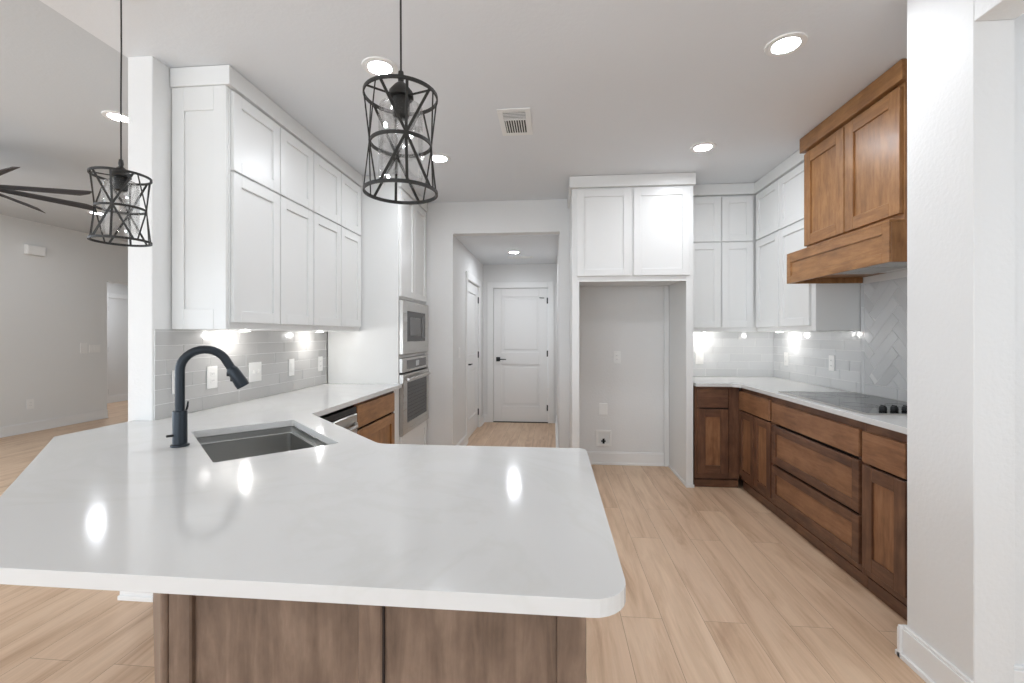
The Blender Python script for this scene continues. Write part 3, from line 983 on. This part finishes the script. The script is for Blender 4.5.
tiles('tile_backsplash', 'grey glazed brick tile backsplash behind the sink run', M['tile_l'], (XW + .0003, 2.092, ZQ + .0005), PI / 2,
      [('run', 0, 1.731, 0, ZB - ZQ - .001)])
tiles('tile_backsplash', 'pale grey tile backsplash on back wall right of the refrigerator alcove', M['tile_r'], (1.226, YB - .0003, .9145), 0,
      [('run', 0, .965, 0, ZB - .9145 - .001)])
tiles('tile_backsplash', 'pale grey tile backsplash on right wall with herringbone field behind the cooktop', M['tile_r'], (XR - .0003, YB - .008, .9145), -PI / 2,
      [('run', 0, 1.268, 0, ZB - .9145 - .001), ('bar', 1.27, 1.305, 0, ZB + .33 - .9145), ('herring', 1.307, 2.27, .078, ZB + .33 - .9145), ('bar', 2.272, 2.307, 0, ZB + .33 - .9145), ('run', 1.307, 2.27, 0, .076)])


# ------------------------------------------------------------------ electrical plates: local plate in xz plane, front -y
def plate(kind, label, cat, loc, rz, w=.072, h=.118, gangs=1, style='rocker'):
    t = thing(kind, label, cat, loc, rz)
    MB().box(-w / 2, w / 2, -.006, 0, -h / 2, h / 2).build('cover_plate', M['white_plastic'], t, bevel=.0025, seg=2)
    for g_ in range(gangs):
        x = (g_ - (gangs - 1) / 2) * .046
        if style == 'rocker':
            MB().box(x - .016, x + .016, -.0095, -.006, -.033, .033).build('rocker', M['white_plastic'], t, bevel=.002)
        elif style == 'toggle':
            MB().box(x - .005, x + .005, -.018, -.006, -.010, .012).build('toggle', M['white_plastic'], t, bevel=.002)
        elif style == 'outlet':
            for z in (.02, -.02):
                r_ = MB().box(x - .017, x + .017, -.0085, -.006, z - .014, z + .014).build('receptacle', M['white_plastic'], t, bevel=.003)
                MB().box(x - .008, x - .006, -.0088, -.0082, z - .004, z + .006).box(x + .006, x + .008, -.0088, -.0082, z - .004, z + .006).build('slot', M['dark_slot'], r_)
    return t


TL = XW + .0088
plate('light_switch', 'white rocker switch plate on grey tile just behind the faucet neck', 'switch', (TL, 2.225, 1.083), PI / 2, h=.125)
plate('power_outlet', 'white outlet on grey tile between faucet neck and two-gang switch', 'outlet', (TL, 2.468, 1.083), PI / 2, w=.08, h=.13, style='outlet')
plate('light_switch', 'white two-gang toggle switch plate on grey tile right of the faucet', 'switch', (TL, 2.852, 1.083), PI / 2, w=.125, h=.13, gangs=2, style='toggle')
plate('light_switch', 'white plate on grey tile second from the oven tower', 'switch', (TL, 3.272, 1.083), PI / 2, h=.13)
plate('power_outlet', 'white outlet on grey tile nearest the oven tower', 'outlet', (TL, 3.70, 1.083), PI / 2, h=.125, style='outlet')
plate('light_switch', 'white switch plate on back wall tile beside the refrigerator alcove', 'switch', (1.47, YB - .0088, 1.097), 0, w=.078, h=.12)
plate('power_outlet', 'white outlet on right wall tile close to the corner', 'outlet', (XR - .0085, 4.42, 1.105), -PI / 2, h=.122, style='outlet')
plate('power_outlet', 'white outlet on right wall tile beside the herringbone field', 'outlet', (XR - .0085, 3.73, 1.11), -PI / 2, h=.12, style='outlet')
plate('power_outlet', 'white outlet high on the alcove back wall', 'outlet', (.655, YB - .0005, 1.10), 0, h=.125, style='outlet')
plate('blank_plate', 'blank white cover plate low on the alcove back wall above the water box', 'cover plate', (.513, YB - .0005, .568), 0, w=.085, h=.12, style='none')
plate('light_switch', 'small white switch on the hall left wall before the side door', 'switch', (HX0 + .0005, 5.0, 1.13), PI / 2)
plate('thermostat', 'white thermostat on the grey great room wall left of the two-gang plate', 'thermostat', (XLW + .0005, 6.20, 1.13), PI / 2, w=.10, h=.16, style='none')
plate('light_switch', 'wide white switch plate on the grey great room wall by the corridor opening', 'switch', (XLW + .0005, 6.365, 1.115), PI / 2, w=.17, h=.12, gangs=3)
plate('power_outlet', 'white outlet low on the grey great room wall', 'outlet', (XLW + .0005, 5.50, .385), PI / 2, w=.085, h=.135, style='outlet')
cm = thing('door_chime', 'white rectangular chime box high on the grey great room wall', 'chime', (XLW + .0005, 5.54, 2.49), PI / 2)
MB().box(-.115, .115, -.05, 0, -.065, .065).build('housing', M['white_plastic'], cm, bevel=.008, seg=2)
MB().box(-.10, .10, -.053, -.049, -.045, .045).build('front_cover', M['white_plastic'], cm, bevel=.003)
# ice maker water box
wb = thing('water_outlet_box', 'recessed white water supply box low in the refrigerator alcove', 'outlet box', (.518, YB - .0005, .27))
m = MB()
for a in ((-.078, -.055, -.082, .082), (.055, .078, -.082, .082), (-.055, .055, -.082, -.058), (-.055, .055, .058, .082)): m.box(a[0], a[1], -.010, 0, a[2], a[3])
m.build('frame', M['white_plastic'], wb, bevel=.002)
box('box_back', M['living_wall'], wb, -.055, .055, -.002, 0, -.058, .058)
v = MB(); v.tube([(0, -.006, -.055), (0, -.006, -.005)], .011, 10); v.tube([(-.025, -.010, -.03), (.02, -.010, -.03)], .007, 8)
v.build('valve', M['black_metal'], wb, smooth=True)

# ------------------------------------------------------------------ ceiling fixtures
def recessed(label, x, y, z, r=.058, group=None):
    t = thing('recessed_light', label, 'recessed light', (x, y, z), 0)
    MB().lathe([(r + .034, -.0005), (r + .031, -.006), (r + .004, -.008), (r, -.004), (r, -.0005)], n=40, close=True).build('trim_ring', M['white_metal'], t, smooth=True)
    MB().lathe([(r, -.003), (r * .6, -.0045), (0, -.005)], n=32).build('lens', M['can'], t, smooth=True)
    return t


recessed('round recessed ceiling light just behind the near pendant cord', -.905, 2.28, ZC)
recessed('round recessed ceiling light nearest the wood hood, largest in view', 1.122, 2.28, ZC)
recessed('round recessed ceiling light in front of the right corner cabinets', 1.12, 3.475, ZC)
recessed('round recessed ceiling light right of the caged pendant, partly behind it', -.904, 3.50, ZC)
recessed('round recessed light in the small hall ceiling', -.50, 5.76, 2.40)
recessed('round recessed light in great room ceiling crossing the left pendant cord', -3.09, 2.93, ZLC)
recessed('round recessed light in great room ceiling behind the left pendant cage', -5.81, 5.22, ZLC)
recessed('added round recessed fill light in great room ceiling left of the fan, outside the frame', -5.6, 1.0, ZLC)  # unseen can, added to brighten the great room
recessed('added round recessed fill light in great room ceiling behind the camera on the left', -3.2, -1.0, ZLC)  # another out-of-view can added for fill
recessed('added round recessed fill light in great room ceiling nearest the added rear windows', -5.6, -2.6, ZLC)  # added out of view, only for its light
recessed('added round recessed fill light in kitchen ceiling far behind the camera', .2, -2.8, ZC)  # unseen kitchen can added for extra light
recessed('added round recessed fill light in corridor beyond the great room opening', -7.85, 7.3, 2.5, r=.09)  # unseen lamp added to brighten the corridor
recessed('added round recessed fill light in the side room on the right', 2.8, .4, ZC)  # unseen lamp added to light the side room

vt = thing('air_vent', 'white rectangular supply vent in the kitchen ceiling', 'vent', (-.246, 2.955, ZC))
m = MB()
for b in ((-.105, .105, -.185, -.15), (-.105, .105, .15, .185), (-.105, -.072, -.15, .15), (.072, .105, -.15, .15), (-.072, .072, -.05, -.035)): m.box(b[0], b[1], b[2], b[3], -.006, 0)
m.build('frame', M['white_metal'], vt, bevel=.002)
MB().box(-.072, .072, -.15, .15, -.0015, -.0005).build('duct_dark', M['dark_slot'], vt)
for k in range(9): MB().box(-.066 + k * .0165, -.060 + k * .0165, -.035, .15, -.0055, -.001).build('louver', M['white_metal'], vt)
for k in range(5): MB().box(-.072, .072, -.142 + k * .019, -.136 + k * .019, -.0055, -.001).build('louver', M['white_metal'], vt)
v2 = thing('air_vent', 'tiny vent in the hall ceiling behind the hall light', 'vent', (-.45, 6.15, 2.40))
m = MB()
for b in ((-.17, .17, -.07, -.05), (-.17, .17, .05, .07), (-.17, -.15, -.05, .05), (.15, .17, -.05, .05)): m.box(*b, -.006, 0)
m.build('frame', M['white_metal'], v2)
MB().box(-.15, .15, -.05, .05, -.0015, -.0005).build('duct_dark', M['dark_slot'], v2)
for k in range(5): MB().box(-.15, .15, -.044 + k * .02, -.038 + k * .02, -.0055, -.001).build('louver', M['white_metal'], v2)


# under-cabinet lights (real fixtures with a small lamp below each)
def puck(label, x, y, z):
    t = thing('under_cabinet_light', label, 'cabinet light', (x, y, z))
    MB().lathe([(.034, 0), (.034, -.008), (.028, -.010), (.027, -.0085), (0, -.0085)], n=28).build('housing', M['white_metal'], t, smooth=True)
    MB().lathe([(.026, -.0088), (0, -.0095)], n=24).build('lens', M['puck'], t, smooth=True)
    l = bpy.data.lights.new('lamp', 'POINT'); l.energy = PUCK_W; l.shadow_soft_size = .02; l.color = (1, .98, .96)
    o = bpy.data.objects.new('lamp', l); COL.objects.link(o); o.parent = t; o.location = (0, 0, -.034)
    return t


puck('small round light under left wall cabinets above the faucet', -1.875, 2.58, ZB - .0002)
puck('small round light under left wall cabinets near the oven tower', -1.875, 3.46, ZB - .0002)
puck('small round light under the wall cabinet beside the refrigerator alcove', 1.48, 4.55, ZB - .0002)
puck('small round light under the right wall cabinet near the corner', 2.06, 4.30, ZB - .0002)

# ------------------------------------------------------------------ pendants
def pendant(label, x, y, zb=1.725):
    H = .263; R1, R2 = .098, .081
    t = thing('pendant_light', label, 'pendant light', (x, y, 0))
    MB().lathe([(0, ZC - .001), (.05, ZC - .001), (.05, ZC - .005), (.04, ZC - .012), (.01, ZC - .016), (0, ZC - .016)], n=32).build('canopy', M['bronze'], t, smooth=True)
    MB().tube([(0, 0, ZC - .02), (.0015, 0, 2.5), (-.0015, .001, 2.3), (0, 0, zb + H + .05)], .0028, 8).build('cord', M['bronze'], t, smooth=True)
    MB().lathe([(0, zb + H + .070), (.007, zb + H + .068), (.009, zb + H + .050), (.007, zb + H + .040), (.018, zb + H + .030), (.032, zb + H + .012), (.034, zb + H - .004), (0, zb + H - .004)], n=28).build('cap', M['bronze'], t, smooth=True)
    MB().lathe([(.022, zb + H - .004), (.024, zb + H - .03), (.022, zb + H - .055), (.015, zb + H - .060), (0, zb + H - .06)], n=24).build('socket', M['bronze'], t, smooth=True)
    def P(r, a, z): return (r * math.cos(a), r * math.sin(a), z)
    for r, z in ((R1, zb), (R2, zb + H / 2), (R1, zb + H)):
        pr = [(r - .0022, z - .0045), (r + .0022, z - .0045), (r + .0022, z + .0045), (r - .0022, z + .0045)]
        MB().lathe(pr, n=48, close=True).build('cage_ring', M['bronze'], t)
    a0 = math.radians(-62)
    for k in range(4):
        a = a0 + k * PI / 2; h = math.radians(41)
        m = MB()
        m.obar(P(R1, a, zb), P(R2 + .002, a, zb + H / 2), .0072, .003, P(1, a, 0)); m.obar(P(R2 + .002, a, zb + H / 2), P(R1, a, zb + H), .0072, .003, P(1, a, 0))
        m.build('upright_bar', M['bronze'], t)
        for s_ in (-1, 1):
            m = MB()
            m.obar(P(R1, a + s_ * h, zb + H), P(R2 + .003, a, zb + H / 2), .0072, .003, P(1, a, 0))
            m.obar(P(R2 + .003, a, zb + H / 2), P(R1, a - s_ * h, zb), .0072, .003, P(1, a, 0))
            m.build('cross_bar', M['bronze'], t)
    for k in range(3):
        a = a0 + k * 2 * PI / 3 + PI / 4
        MB().obar(P(.028, a, zb + H - .001), P(R1, a, zb + H - .001), .004, .004, (0, 0, 1)).build('spoke', M['bronze'], t)
    MB().lathe([(.024, zb + H - .008), (.058, zb + H - .03), (.060, zb + H - .05), (.060, zb + .03), (.0585, zb + .03), (.0585, zb + H - .05), (.0565, zb + H - .031), (.024, zb + H - .010)], n=36, close=True).build('glass_shade', M['glass'], t, smooth=True)
    b = MB().lathe([(.012, zb + H - .060), (.014, zb + H - .072), (.024, zb + H - .10), (.026, zb + H - .115), (.018, zb + H - .135), (0, zb + H - .142)], n=24).build('bulb', M['glass'], t, smooth=True)
    return t


pendant('black wire cage pendant hanging nearest above the peninsula centre', -.4156, 1.197)
pendant('black wire cage pendant hanging farther left in front of the wall end', -1.748, 1.668, 1.714)

# ------------------------------------------------------------------ ceiling fan
fn = thing('ceiling_fan', 'dark eight-blade ceiling fan in the great room', 'fan', (-4.65, 3.2, ZLC))
MB().lathe([(0, -.001), (.07, -.001), (.065, -.03), (.015, -.05), (.015, -.22), (.08, -.24), (.11, -.28), (.11, -.34), (.08, -.37), (0, -.375)], n=32).build('motor', M['fan'], fn, smooth=True)
for k in range(8):
    a = math.radians(-22 + 45 * k)
    m = MB(); ca, sa = math.cos(a), math.sin(a)
    i0 = 0; sec = [(.10, .045), (.20, .055), (.64, .072), (.72, .078), (.76, .030)]
    pit = math.radians(30)
    vs = []
    for r, hw_ in sec:
        for sgn, th in ((-1, -.004), (0, .004), (1, -.004), (1, -.010), (0, -.002), (-1, -.010)):
            off = sgn * hw_ + (0.02 if (r > .75) else 0)
            zz = -.34 + th + off * math.sin(pit); oo = off * math.cos(pit)
            vs.append((r * ca - oo * sa, r * sa + oo * ca, zz))
    m.v = vs
    for j in range(len(sec) - 1):
        for q in range(6): m.f.append((j * 6 + q, j * 6 + (q + 1) % 6, (j + 1) * 6 + (q + 1) % 6, (j + 1) * 6 + q))
    m.f.append(tuple(range(6))); m.f.append(tuple((len(sec) - 1) * 6 + q for q in range(6)))
    m.build('blade', M['fan'], fn)
